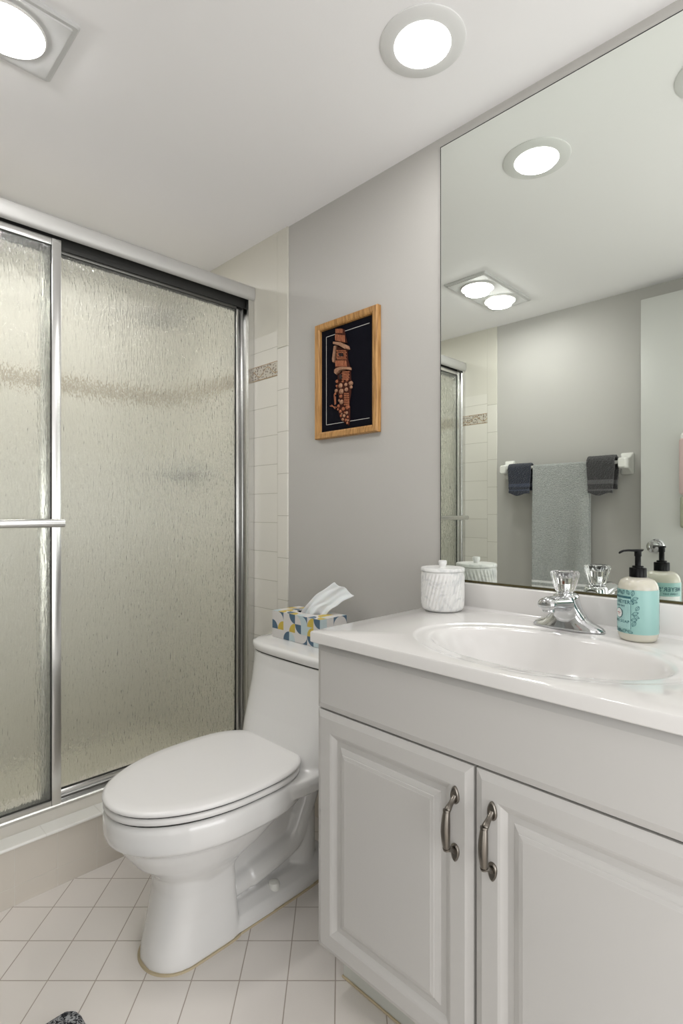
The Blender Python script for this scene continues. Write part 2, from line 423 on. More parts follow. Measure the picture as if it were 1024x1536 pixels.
m_hole = mat('carving_hollow', (0.01, 0.006, 0.006), .8)
def zc(x, y, X=W-.016): return onX(440+x/6.144, 430+y/6.144, X)
def poly(bm, pts, x0, x1, mi=0, taper=.0015):
    ps = [zc(*p) for p in pts]; n = len(ps); cy = sum(p[0] for p in ps)/n; cz = sum(p[1] for p in ps)/n
    def sh(p, k): 
        return (cy+(p[0]-cy)*k, cz+(p[1]-cz)*k)
    rings(bm, [[(x0, *p) for p in ps], [((x0+x1)/2, *p) for p in ps], [(x1, *sh(p, .9)) for p in ps]], mi=mi)
def blob(bm, x, y, r, mi=0, dep=1.0):
    cy, cz = zc(x, y); R = r/6.144*1.75/812.5*1.1
    res = bmesh.ops.create_icosphere(bm, subdivisions=2, radius=1)
    for v in res['verts']:
        nz = 1+.18*noise.noise(v.co*2.2+Vector((x, y, 0)))
        v.co = Vector((W-.012-abs(0)+v.co.x*R*.8*dep*nz, cy+v.co.y*R*nz, cz+v.co.z*R*nz*.9))
    for f in {f for v in res['verts'] for f in v.link_faces}: f.material_index = mi
bm = bmesh.new()
XA, XB = W-.0085, W-.020
poly(bm, [(400, 385), (430, 381), (455, 388), (468, 460), (484, 515), (440, 512), (385, 500), (388, 430)], XA, XB, 3)
for k in range(6):       # shingles
    x = 396+k*13; poly(bm, [(x+2, 392), (x+9, 392), (x+10, 432), (x+2, 432)], XB+.001, XB-.002, 0) if k < 5 else None
    x = 394+k*15; poly(bm, [(x, 440+k*2), (x+9, 441+k*2), (x+12, 503+k*3), (x+2, 500+k*3)], XB+.001, XB-.0025, 0)
poly(bm, [(372, 508), (440, 512), (500, 545), (508, 575), (490, 580), (430, 545), (372, 530)], XA, XB-.004, 1)
poly(bm, [(374, 540), (394, 542), (380, 650), (378, 702), (360, 700), (357, 670)], XA, XB+.002, 1)
poly(bm, [(400, 545), (485, 582), (490, 670), (392, 672)], XA, XB+.004, 3)
for r_ in range(6):
    for k in range(4):
        if r_ in (2, 3) and k in (1, 2): continue
        x = 398+k*22+(r_ % 2)*5; y = 585+r_*15; poly(bm, [(x, y), (x+19, y+1), (x+19, y+11), (x, y+11)], XB+.005, XB+.001, 0)
poly(bm, [(412, 612), (430, 612), (430, 645), (412, 645)], XB+.005, XB+.0025, 2); poly(bm, [(438, 616), (455, 616), (455, 645), (438, 645)], XB+.005, XB+.0025, 2)
poly(bm, [(396, 672), (490, 668), (512, 742), (450, 745), (386, 762)], XA, XB, 3)
for k in range(7):
    x = 398+k*14; poly(bm, [(x, 682), (x+10, 682), (x+13+k, 738), (x+k, 742)], XB+.001, XB-.0025, 0)
poly(bm, [(384, 800), (384, 768), (410, 750), (455, 738), (520, 742), (521, 766), (470, 764), (430, 776), (398, 812)], XA, XB-.004, 1)
poly(bm, [(402, 800), (515, 766), (518, 860), (402, 862)], XA, XB+.004, 3)
for r_ in range(6):
    for k in range(4):
        x = 456+k*15-(r_ % 2)*5; y = 778+r_*14; poly(bm, [(x, y), (x+13, y), (x+13, y+11), (x, y+11)], XB+.005, XB+.001, 0)
poly(bm, [(420, 815), (445, 808), (450, 850), (425, 852)], XB+.005, XB+.0025, 2)
poly(bm, [(400, 860), (525, 860), (520, 960), (505, 1060), (500, 1110), (415, 1110), (405, 1000), (385, 960)], XA, XB+.006, 3)
for r_ in range(7):
    for k in range(2):
        x = 470+k*20; y = 980+r_*17; poly(bm, [(x, y), (x+17, y), (x+17, y+12), (x, y+12)], XB+.007, XB+.001, 0)
poly(bm, [(395, 1100), (510, 1100), (508, 1220), (500, 1278), (478, 1262), (430, 1230), (412, 1180)], XA, XB+.006, 3)
for (x, y, r_, mi) in [(395, 872, 18, 0), (488, 858, 16, 0), (450, 872, 15, 0), (522, 890, 22, 1), (430, 912, 26, 1), (478, 902, 20, 1), (393, 915, 14, 0), (523, 925, 16, 1), (390, 958, 20, 1),
                       (437, 965, 28, 1), (483, 946, 22, 1), (378, 985, 13, 0), (432, 1010, 20, 0), (440, 1062, 24, 1), (415, 1048, 14, 1), (410, 1100, 18, 0), (493, 1110, 22, 0), (455, 1125, 20, 0), (428, 1150, 18, 0),
                       (487, 1162, 17, 1), (462, 1190, 18, 1), (432, 1190, 14, 0), (495, 1200, 14, 0), (450, 1222, 16, 1), (478, 1228, 14, 0), (495, 1232, 13, 1), (490, 1256, 14, 0), (470, 1160, 13, 0), (405, 1130, 13, 0), (440, 1172, 12, 1)]:
    blob(bm, x, y, r_, mi)
for a, b_ in (((368, 990), (377, 1088)), ((330, 1098), (394, 1112)), ((380, 1010), (384, 1080)), ((345, 1090), (380, 1125))):
    p0, p1 = zc(*a), zc(*b_); tube(bm, [(W-.0125, *p0), (W-.0135, *p1)], .0016, 6)
obj('carved_tower', bm, [m_clay, m_clay2, m_hole, m_clay3], pf, label='reddish clay tower on a rocky point')

# ------------------------------------------------------------------ shower enclosure
fr_ = thing('shower_door_frame', 'silver aluminium shower door frame with header, wall jamb and bottom track on the curb', 'shower frame', (.5, 1.80, .164))
bm = bmesh.new()       # header, rounded front
hp = [(1.862, 1.965), (1.776, 1.965), (1.768, 1.962), (1.764, 1.953), (1.7635, 1.935), (1.765, 1.922), (1.770, 1.912), (1.778, 1.910), (1.782, 1.913), (1.782, 1.950), (1.855, 1.950), (1.855, 1.912), (1.862, 1.912)]
rings(bm, [[(x, y, z) for y, z in hp] for x in (XL+.0078, W-.0078)])
hd = obj('header', bm, m_aluw, fr_, True, angle=50)
obj('header_gap_shade', B(XL+.0085, W-.0085, 1.8475, 1.8545, 1.880, 1.9495), m_gasket_shade, hd); obj('header_gap_shade', B(XL+.04, W-.0085, 1.806, 1.810, 1.884, 1.9495), m_gasket_shade, hd)  # near-black strips painting the shade of the hollow under the header
for x0, x1 in ((W-.034, W-.0078), (XL+.0078, XL+.034)):
    bm = bmesh.new(); sg = 1 if x0 > 0 else -1
    a, c = (x0, x1)
    box(bm, a, c, 1.772, 1.776, .1655, 1.9095); box(bm, a, c, 1.852, 1.856, .1655, 1.9095)
    xi = c-.004 if sg > 0 else a; box(bm, xi, xi+.004, 1.776, 1.852, .1655, 1.9095)
    xr = a if sg > 0 else c-.003
    box(bm, xr, xr+.003, 1.776, 1.784, .1655, 1.9095); box(bm, xr, xr+.003, 1.812, 1.816, .1655, 1.9095)
    obj('wall_jamb', bm, m_alu, fr_)
bm = bmesh.new()
tp = [(1.784, .1645), (1.784, .172), (1.787, .176), (1.789, .172), (1.789, .167), (1.808, .167), (1.808, .176), (1.812, .176), (1.812, .167), (1.838, .167), (1.838, .186), (1.842, .186), (1.852, .175), (1.856, .1645)]
rings(bm, [[(x, y, z) for y, z in tp] for x in (XL+.034, W-.034)])
obj('bottom_track', bm, m_alu, fr_)

def door(name, label, x0, x1, yc, z0, z1, bar):
    t = thing(name, label, 'shower door', ((x0+x1)/2, yc, z0), 'sliding glass shower doors')
    sw, th = .0265, .009
    obj('glass_panel', B(x0+.012, x1-.012, yc-.0025, yc+.0025, z0+.012, z1-.012), m_glass, t, label='pebbled rain glass pane')
    for a in (x0, x1-sw):
        bm = bmesh.new()
        # U-shaped stile that clasps the pane, with a ridge
        box(bm, a, a+sw, yc-th, yc-.003, z0, z1, bev=.002); box(bm, a, a+sw, yc+.003, yc+th, z0, z1, bev=.002)
        if a == x0: box(bm, a, a+.01, yc-th+.001, yc+th-.001, z0, z1)
        else: box(bm, a+sw-.01, a+sw, yc-th+.001, yc+th-.001, z0, z1)
        obj('stile', bm, m_alu, t, True)
    for a, h in ((z0, .024), (z1-.022, .022)):
        bm = bmesh.new()
        box(bm, x0+sw, x1-sw, yc-th+.001, yc-.003, a, a+h, bev=.0015); box(bm, x0+sw, x1-sw, yc+.003, yc+th-.001, a, a+h, bev=.0015)
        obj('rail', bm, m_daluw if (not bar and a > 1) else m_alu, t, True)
    bm = bmesh.new()
    g0, g1 = z0+.024, z1-.022
    for yy in (yc-.0045, yc+.0028):
        box(bm, x0+sw, x1-sw, yy, yy+.0017, g0-.001, g0+.0022); box(bm, x0+sw, x1-sw, yy, yy+.0017, g1-.002, g1+.001)
        box(bm, x1-sw-.0022, x1-sw+.001, yy, yy+.0017, g0, g1); box(bm, x0+sw-.001, x0+sw+.0022, yy, yy+.0017, g0, g1)
    obj('gasket', bm, m_gasket_shade, t)
    if bar:
        bm = bmesh.new()
        bx0, bx1, by = x0+.006, x1-.012, yc-.062
        rings(bm, [[(x, by+.010*math.cos(2*PI*k/24), 1.037+.0125*math.sin(2*PI*k/24)) for k in range(24)] for x in (bx0-.004, bx0, bx1, bx1+.004)])
        bb = obj('towel_bar', bm, m_alu, t, True, label='horizontal silver towel bar')
        for bx in (bx0+.012, bx1-.012):
            obj('bracket', B(bx-.010, bx+.010, by+.006, yc-th, 1.029, 1.045, bev=.002), m_alu, bb, True)
    return t
door('sliding_shower_door', 'outer rain glass sliding shower door on the left, with a horizontal towel bar', XL+.040, .5685, 1.7955, .1685, 1.905, True)
door('sliding_shower_door', 'inner rain glass sliding shower door on the right, behind the toilet', .520, W-.034, 1.825, .178, 1.900, False)

# fittings inside the shower, seen blurred through the glass
sh = thing('shower_sprayer', 'chrome shower head on a bent arm, blurred behind the rain glass', 'shower head', (W-.006, 2.25, 2.0))
bm = bmesh.new(); tube(bm, bez([(W-.007, 2.25, 2.0), (1.22, 2.25, 2.0), (1.18, 2.25, 1.985), (1.15, 2.25, 1.955)], 6), .011); obj('arm', bm, m_chrome, sh, True)
bm = bmesh.new(); lathe_x(bm, [(.001, 0), (.03, 0), (.028, .008), (.012, .012)], W-.0065, 2.25, 2.0, -1); obj('flange', bm, m_chrome, sh, True)
bm = bmesh.new()
dr = Vector((-.6, 0, -.8)); p0 = Vector((1.155, 2.25, 1.962))
tube(bm, [p0, p0+dr*.02, p0+dr*.03, p0+dr*.06, p0+dr*.075], [.016, .018, .028, .046, .046], 28); m_dk = mat('dark_chrome', (.12, .12, .13), .3, metal=.8); obj('spray_head', bm, m_dk, sh, True)
sv = thing('shower_valve', 'round chrome shower valve with a lever, blurred behind the rain glass', 'shower valve', (W-.006, 2.27, 1.245))
bm = bmesh.new(); lathe_x(bm, [(.001, 0), (.085, 0), (.083, .006), (.06, .012), (.03, .014), (.028, .05), (.02, .055), (.001, .055)], W-.0065, 2.27, 1.245, -1); obj('escutcheon', bm, m_chrome, sv, True)
bm = bmesh.new(); tube(bm, [(W-.05, 2.27, 1.245), (W-.085, 2.27, 1.24), (W-.13, 2.26, 1.225)], [.02, .014, .01]); obj('lever', bm, m_dk, sv, True)

# ------------------------------------------------------------------ toilet
YC = 1.232
tl = thing('toilet', 'white one-piece toilet with closed lid between the vanity and the shower', 'toilet', (.92, YC, 0))
def egg(x0, xm, x1, w, z, nf=2.0, nb=3.0, n=64, yc=YC):
    out = []
    for i in range(n):
        a = 2*PI*i/n; c, s = math.cos(a), math.sin(a)
        e = nf if c < 0 else nb
        L = (xm-x0) if c < 0 else (x1-xm)
        out.append((xm+math.copysign(abs(c)**(2/e), c)*L, yc+math.copysign(abs(s)**(2/e), s)*w, z))
    return out
bm = bmesh.new()
# bowl with its rolled rim band
rings(bm, [egg(.640, .70, .79, .060, .12), egg(.610, .70, .80, .088, .185), egg(.585, .70, .83, .104, .215), egg(.552, .71, .875, .128, .245), egg(.527, .72, .92, .148, .280), egg(.514, .73, .96, .162, .304),
           egg(.506, .74, .98, .168, .309), egg(.492, .75, .985, .180, .318), egg(.487, .76, .985, .184, .335), egg(.487, .76, .985, .184, .366), egg(.491, .76, .985, .181, .376), egg(.500, .76, .985, .173, .3805)])
# rear deck flaring to the tank
rings(bm, [egg(.80, .95, 1.27, .16, .325, 2.2, 7), egg(.775, .95, 1.272, .184, .340, 2.2, 7), egg(.770, .95, 1.272, .190, .365, 2.2, 7), egg(.78, .95, 1.272, .186, .379, 2.2, 7), egg(.80, .95, 1.27, .178, .382, 2.2, 7)])
# column under the bowl, squared at the rear
rings(bm, [egg(.572, .66, .795, .086, 0, 2.1, 9), egg(.576, .66, .795, .084, .03, 2.1, 9), egg(.592, .67, .790, .080, .10, 2.1, 9), egg(.604, .68, .783, .084, .16, 2.1, 9), egg(.602, .68, .775, .092, .205, 2.1, 8), egg(.590, .68, .77, .10, .235, 2.1, 7)])
# foot
rings(bm, [egg(.60, .72, 1.15, .080, 0, 2.1, 5), egg(.60, .72, 1.15, .080, .022, 2.1, 5), egg(.61, .72, 1.14, .072, .038, 2.1, 5), egg(.62, .72, 1.13, .045, .055, 2.1, 5)])
# core and trapway
box(bm, .78, 1.06, YC-.020, YC+.020, .03, .33)
for sg in (-1, 1):
    tube(bm, bez([(.80, YC+sg*.016, .085), (.86, YC+sg*.018, .092), (.95, YC+sg*.018, .108), (1.01, YC+sg*.018, .130), (1.045, YC+sg*.018, .19), (1.075, YC+sg*.018, .26), (1.09, YC+sg*.018, .34)], 8), [.030]*8+[.034]*41, 20)
# rear outlet
tube(bm, [(1.05, YC, .02), (1.05, YC, .2)], .05, 20)
# tank, leaning back
def tk(xf, w, z, r=4.2): return egg(xf, 1.14, 1.274, w, z, r, 9)
rings(bm, [tk(.925, .196, .368, 3.6), tk(.936, .206, .39, 3.8), tk(.950, .213, .42, 4.0), tk(.971, .218, .47), tk(.994, .222, .54), tk(1.009, .226, .60), tk(1.014, .229, .632)])
ob = obj('bowl_and_tank', bm, m_porc, tl, True, angle=None)
md = ob.modifiers.new('remesh', 'REMESH'); md.mode = 'VOXEL'; md.voxel_size = .0042; md.use_smooth_shade = True
md = ob.modifiers.new('smooth', 'SMOOTH'); md.factor = .5; md.iterations = 5
bm = bmesh.new()
rings(bm, [egg(1.0115, 1.14, 1.279, .231, .6352, 4.2, 9), egg(1.0085, 1.14, 1.280, .2335, .638, 4.2, 9), egg(1.008, 1.14, 1.280, .234, .652, 4.2, 9), egg(1.010, 1.14, 1.279, .232, .6585, 4.2, 9), egg(1.022, 1.14, 1.27, .225, .6615, 4.2, 9), egg(1.06, 1.14, 1.24, .19, .6625, 4, 7)])
obj('tank_lid', bm, m_porc, tl, True, angle=60)
bm = bmesh.new(); rings(bm, [egg(1.0155, 1.14, 1.27, .2285, .628, 4.2, 9), egg(1.0155, 1.14, 1.27, .2285, .6345, 4.2, 9)]); obj('lid_gap_shade', bm, m_gasket_shade, tl)  # near-black ring painting the shade line under the tank lid
# seat ring
def lo(d_, z, nb=3.2): return egg(.488+d_, .76, .972-d_, .181-d_, z, 2.05, nb)
bm = bmesh.new()
R_ = rings(bm, [lo(.105, .3845), lo(.006, .3845), lo(.001, .3865), lo(.0, .391), lo(.0, .3965), lo(.003, .3995), lo(.105, .3995)], cap0=False, cap1=False)
n_ = len(R_[0])
for i in range(n_): bm.faces.new((R_[-1][i], R_[-1][(i+1) % n_], R_[0][(i+1) % n_], R_[0][i]))
obj('seat', bm, m_seat, tl, True, angle=60)
bm = bmesh.new()
rings(bm, [lo(.004, .4038), lo(.0, .4048), lo(-.002, .408), lo(-.001, .4125), lo(.006, .4155), lo(.03, .4168), lo(.09, .4175)])
obj('seat_lid', bm, m_seat, tl, True, angle=60, label='closed oval toilet lid')
bm = bmesh.new(); rings(bm, [lo(.009, .379), lo(.009, .3847)]); rings(bm, [lo(.006, .3993), lo(.006, .404)]); obj('seat_gap_shade', bm, m_gasket_shade, tl)  # near-black fillers painting the shade between bowl, seat and lid
for sg in (-1, 1):
    bm = bmesh.new(); lathe(bm, [(.0165, .036), (.0165, .05), (.014, .058), (.008, .0615), (.001, .0625)], .918, YC+sg*.052, 28); obj('bolt_cap', bm, m_ceramic, tl, True)
bm = bmesh.new(); rings(bm, [egg(.5675, .66, .80, .0905, 0, 2.1, 9), egg(.569, .66, .80, .089, .004, 2.1, 9)]); rings(bm, [egg(.70, .80, 1.153, .0835, 0, 2.1, 5), egg(.70, .80, 1.153, .082, .004, 2.1, 5)])
obj('caulk_line', bm, m_caulk, tl, label='tan line of sealant around the foot')
# ------------------------------------------------------------------ tissue box on the tank
tb = thing('tissue_box', 'tissue box patterned with blue, yellow and white quarter circles, on the toilet tank', 'tissue box', (1.152, 1.30, .6628))
BX0, BX1, BY0, BY1, BZ0, BZ1 = 1.095, 1.209, 1.186, 1.415, .6632, .7482
m_cols = [mat('box_white', (.66, .64, .62), .55), mat('box_blue', (.075, .14, .21), .55), mat('box_yellow', (.58, .43, .07), .55), mat('box_pale_blue', (.50, .60, .62), .55)]
bm = bmesh.new()
def cell(o, eu, ev, quad, bg, fg):
    """square cell with a quarter disc whose centre is corner quad"""
    o, eu, ev = Vector(o), Vector(eu), Vector(ev)
    cs = [(0, 0), (1, 0), (1, 1), (0, 1)]
    c = cs[quad]; nx = cs[(quad+1) % 4]; pv = cs[(quad-1) % 4]; op = cs[(quad+2) % 4]
    def pt(a, b_): return o+eu*a+ev*b_
    arc = []
    for k in range(9):
        t = PI/2*k/8
        arc.append((c[0]+(nx[0]-c[0])*math.cos(t)+(pv[0]-c[0])*math.sin(t), c[1]+(nx[1]-c[1])*math.cos(t)+(pv[1]-c[1])*math.sin(t)))
    va = [bm.verts.new(pt(*a)) for a in arc]; vc = bm.verts.new(pt(*c)); vo_ = bm.verts.new(pt(*op))
    for k in range(8):
        f = bm.faces.new((vc, va[k], va[k+1])); f.material_index = fg
        f = bm.faces.new((vo_, va[k+1], va[k])); f.material_index = bg
pat = [  # (corner, background, disc) rows from bottom to top, columns from far (+Y) to near
    [(0, 0, 0), (3, 0, 0), (1, 0, 1), (0, 0, 3), (0, 0, 0), (3, 1, 0), (2, 0, 1), (1, 3, 3)],
    [(0, 0, 1), (1, 0, 2), (0, 0, 0), (1, 0, 2), (2, 0, 1), (3, 3, 3), (1, 3, 2), (1, 0, 0)],
    [(1, 0, 0), (0, 1, 0), (2, 0, 0), (2, 0, 1), (0, 3, 0), (0, 1, 3), (1, 0, 2), (2, 0, 1)]]
def wall_cells(ox, oy, du, nu, rows, flip):
    for r_ in range(3):
        for k in range(nu):
            q_, bg, fg = rows[r_][k % 8]
            cell((ox+du[0]*k, oy+du[1]*k, BZ0+(BZ1-BZ0)/3*r_), (du[0], du[1], 0), (0, 0, (BZ1-BZ0)/3), q_, bg, fg)
wall_cells(BX0, BY1, (0, (BY0-BY1)/8), 8, pat, False)
pat2 = [[(0, 3, 0), (1, 0, 0), (0, 0, 1), (2, 0, 0)], [(1, 0, 3), (0, 0, 0), (0, 3, 0), (2, 0, 1)], [(0, 3, 3), (1, 0, 0), (1, 1, 0), (0, 1, 0)]]
pat2 = [r*2 for r in pat2]
wall_cells(BX0, BY0, ((BX1-BX0)/4, 0), 4, pat2, False)
wall_cells(BX1, BY0, (0, (BY1-BY0)/8), 8, pat, False)
wall_cells(BX1, BY1, (-(BX1-BX0)/4, 0), 4, pat2, False)
random.seed(3)
for i in range(4):
    for j in range(8):
        if i in (1, 2) and 2 <= j <= 5: continue
        bg, fg = random.choice([(0, 0), (0, 2), (0, 1), (3, 0), (0, 3), (0, 0), (0, 2)])
        cell((BX0+(BX1-BX0)/4*i, BY0+(BY1-BY0)/8*j, BZ1), ((BX1-BX0)/4, 0, 0), (0, (BY1-BY0)/8, 0), random.randrange(4), bg, fg)
# rim of the oval opening
x0, x1, y0, y1 = BX0+(BX1-BX0)/4, BX1-(BX1-BX0)/4, BY0+(BY1-BY0)/4, BY1-(BY1-BY0)/4
outer = [(x0, y0), ((x0+x1)/2, y0), (x1, y0), (x1, (y0+y1)/2), (x1, y1), ((x0+x1)/2, y1), (x0, y1), (x0, (y0+y1)/2)]
N = 32; O_ = []; I_ = []
for k in range(N):
    a = 2*PI*k/N; c, s = math.cos(a), math.sin(a); m_ = max(abs(c), abs(s))
    O_.append(bm.verts.new(((x0+x1)/2+(x1-x0)/2*c/m_, (y0+y1)/2+(y1-y0)/2*s/m_, BZ1)))
    I_.append(bm.verts.new(((x0+x1)/2+.019*c, (y0+y1)/2+.052*s, BZ1)))
for k in range(N): bm.faces.new((O_[k], O_[(k+1) % N], I_[(k+1) % N], I_[k]))
bm.faces.new([bm.verts.new(p) for p in ((BX0, BY0, BZ0), (BX0, BY1, BZ0), (BX1, BY1, BZ0), (BX1, BY0, BZ0))])
obj('carton', bm, m_cols, tb)
m_tis = mat('tissue_paper', (.84, .84, .83), .8)
P(m_tis).inputs['Subsurface Weight'].default_value = .15
bm = bmesh.new(); NU, NV = 22, 26; Gd = []
A0, A1 = Vector((1.132, 1.335, .725)), Vector((1.158, 1.248, .725))
M0, M1 = Vector((1.150, 1.318, .785)), Vector((1.165, 1.225, .772))
T0, T1 = Vector((1.190, 1.222, .850)), Vector((1.236, 1.176, .807))
for j in range(NV+1):
    t = j/NV; row = []
    for i in range(NU+1):
        s = i/NU
        a = A0.lerp(A1, s); m_ = M0.lerp(M1, s); b_ = T0.lerp(T1, s)
        p = a*(1-t)**2+m_*2*t*(1-t)+b_*t*t
        k = (1-t)*.9+.15
        p += Vector((1, .35, 0))*(.012*k*math.sin(s*9+t*2.5)+.005*k*math.sin(s*21-t*3)) + Vector((0, 0, .006*noise.noise(Vector((s*3, t*4, 1)))))
        row.append(bm.verts.new(p))
    Gd.append(row)
for j in range(NV):
    for i in range(NU): bm.faces.new((Gd[j][i], Gd[j][i+1], Gd[j+1][i+1], Gd[j+1][i]))
o = obj('tissue', bm, m_tis, tb, True, angle=None, label='white tissue pulled up out of the box')
md = o.modifiers.new('thick', 'SOLIDIFY'); md.thickness = .0012
md = o.modifiers.new('sub', 'SUBSURF'); md.levels = 1; md.render_levels = 1

# ------------------------------------------------------------------ vanity cabinet
VX = .800; VY0, VY1 = .096, .876
va = thing('vanity_cabinet', 'white vanity cabinet with two raised-panel doors below the sink', 'cabinet', (1.04, .486, 0))
bm = bmesh.new()
zt_ = CT-.0255
box(bm, VX+.019, VX+.037, VY0+.018, VY1-.018, .64, zt_); box(bm, VX+.019, VX+.037, VY0+.018, VY1-.018, .115, .145); box(bm, VX+.019, VX+.037, .47, .503, .145, .64)
box(bm, VX+.019, W-.001, VY0, VY0+.018, .115, zt_); box(bm, VX+.019, W-.001, VY1-.018, VY1, .115, zt_)
box(bm, VX+.037, W-.001, VY0+.018, VY1-.018, .115, .133); box(bm, W-.007, W-.001, VY0+.018, VY1-.018, .133, zt_)
obj('carcass', bm, [m_cab], va)
obj('reveal', B(VX+.0165, VX+.0189, VY0+.002, VY1-.002, .13, .786), m_cabin, va, label='dark gap behind the doors')
obj('toe_kick', B(VX+.085, W-.002, VY0+.004, VY1+.002, .0005, .115), m_kick, va)
bm = bmesh.new(); tube(bm, [(VX+.083, VY0, .003), (VX+.083, VY1+.003, .003), (W-.002, VY1+.003, .003)], .003, 6); obj('caulk_line', bm, m_caulk, va)
def panel(y0, y1, z0, z1, prof, xb):
    """prof: (inset, height above xb towards -x)"""
    bm = bmesh.new()
    rs = [[(xb-h, y0+i, z0+i), (xb-h, y1-i, z0+i), (xb-h, y1-i, z1-i), (xb-h, y0+i, z1-i)] for i, h in prof]
    rings(bm, rs); return bm
dprof = [(0, 0), (0, .0115), (.002, .0125), (.009, .0155), (.0125, .0175), (.0135, .018), (.042, .018), (.046, .0165), (.056, .0095), (.067, .0095), (.069, .0115), (.0765, .0150), (.0775, .0150), (.0785, .0165), (.084, .0175), (.085, .018)]
fprof = [(0, 0), (0, .0115), (.002, .0125), (.009, .0155), (.0125, .0175), (.0135, .018)]
obj('drawer_front', panel(VY0, VY1, .6445, .7835, fprof, VX+.0165), m_cab, va, True, angle=12)
YG = .4865
d1 = obj('door', panel(YG+.0028, VY1, .1245, .6405, dprof, VX+.0165), m_cab, va, True, angle=12, label='left cabinet door')
d2 = obj('door', panel(VY0, YG-.0028, .1245, .6405, dprof, VX+.0165), m_cab, va, True, angle=12, label='right cabinet door')
def pull(door_, yh, label):
    bm = bmesh.new(); zt, zb = .597, .470; zm = (zt+zb)/2; x = VX-.0017
    for sg in (1, -1):
        # leaf-shaped foot
        cz = zm+sg*(.0635-.014)
        n = 20
        def leafr(k, xx): return [(xx, yh+k*.0085*math.sin(2*PI*i/n)*(1-.25*sg*math.cos(2*PI*i/n)), cz+k*.0155*math.cos(2*PI*i/n)) for i in range(n)]
        rings(bm, [leafr(1, x+.0002), leafr(1, x-.0022), leafr(.82, x-.004), leafr(.72, x-.0034), leafr(.3, x-.0044)])
        # neck out to the grip
        tube(bm, bez([(x-.002, yh, zm+sg*.048), (x-.009, yh, zm+sg*.042), (x-.018, yh, zm+sg*.036), (x-.0245, yh, zm+sg*.031)], 5), [.0046, .0044, .0042, .0042, .0042, .0043, .0044, .0045, .0047, .0050, .0053, .0056, .0057, .0058, .0058, .005], 14)
        tube(bm, [(x-.0255, yh, zm+sg*.0335), (x-.0262, yh, zm+sg*.0305)], [.0066, .0066], 18)
    n = 24; rs = []
    for k in range(13):
        t = k/12; z = zm+(.031-.062*t); r = .0056+.0021*math.sin(PI*t)
        xo = x-.0262-.003*math.sin(PI*t)
        rs.append([(xo+r*(1+.07*(i % 2))*math.cos(2*PI*i/n), yh+r*(1+.07*(i % 2))*math.sin(2*PI*i/n), z) for i in range(n)])
    rings(bm, rs)
    obj('handle', bm, m_nickel, door_, True, angle=50, label=label)
pull(d1, .5215, 'aged nickel pull on the left door'); pull(d2, .4505, 'aged nickel pull on the right door')

# ------------------------------------------------------------------ countertop with moulded sink and backsplash
CX0, CX1, CY0, CY1 = .785, W-.001, .087, .881
ct = thing('vanity_countertop', 'glossy white countertop with a moulded oval sink and low backsplash', 'countertop', (1.03, .484, CT-.025))
SX, SY, SA, SB_ = 1.000, .467, .146, .226
prof = [(.02, -.132), (.12, -.1315), (.3, -.127), (.5, -.115), (.66, -.098), (.78, -.076), (.86, -.055), (.92, -.034), (.955, -.020), (.978, -.0115), (.995, -.007), (1.015, -.0042), (1.04, -.0032), (1.10, -.0030), (1.155, -.0027), (1.175, -.0016), (1.195, -.0004), (1.215, 0)]
N = 128; rs = []
for k, dz in prof:
    off = max(0, k-1)
    rs.append([(SX+(SA*min(k, 1)+off*.19)*math.cos(2*PI*i/N), SY+(SB_*min(k, 1)+off*.19)*math.sin(2*PI*i/N), CT+dz) for i in range(N)])
def rect(i, x0, x1, y0, y1, z):
    a = 2*PI*i/N; c, s = math.cos(a), math.sin(a)
    # ray from sink centre to rectangle
    t = min(((x1-SX)/c if c > 1e-9 else (x0-SX)/c if c < -1e-9 else 1e9), ((y1-SY)/s if s > 1e-9 else (y0-SY)/s if s < -1e-9 else 1e9))
    return (SX+c*t, SY+s*t, z)
def rct(inset, z, snap=True):
    x0, x1, y0, y1 = CX0+inset, 1.262, CY0+inset, CY1-inset
    pts = [list(rect(i, x0, x1, y0, y1, z)) for i in range(N)]
    for cx_ in (x0, x1):
        for cy_ in (y0, y1):
            j = min(range(N), key=lambda q: (pts[q][0]-cx_)**2+(pts[q][1]-cy_)**2); pts[j][0] = cx_; pts[j][1] = cy_
    return [tuple(p) for p in pts]
rs.append(rct(.004, CT)); rs.append(rct(.0015, CT-.001)); rs.append(rct(0, CT-.004)); rs.append(rct(0, CT-.0225)); rs.append(rct(.002, CT-.0245))
bm = bmesh.new(); rings(bm, rs, cap0=True, cap1=False)
obj('sink_top', bm, m_marble, ct, True, angle=40, label='white top with sunken oval bowl')
obj('backsplash', B(1.262, CX1, CY0, CY1, CT-.024, .8800, bev=.003, seg=3), m_marble, ct, True)
bm = bmesh.new()
n = 10; rs = []
for yv in (CY0+.002, CY1-.002):      # cove
    rs.append([(1.2625, yv, CT-.001)]+[(1.2625-.010+.010*math.sin(PI/2*k/n), yv, CT+.010-.010*math.cos(PI/2*k/n)) for k in range(n+1)])
rings(bm, rs); obj('cove', bm, m_marble, ct, True)
bm = bmesh.new(); lathe(bm, [(.001, CT-.1305), (.018, CT-.1305), (.021, CT-.1285), (.016, CT-.127), (.012, CT-.1275), (.001, CT-.126)], SX, SY, 32); obj('drain', bm, m_chrome, ct, True)

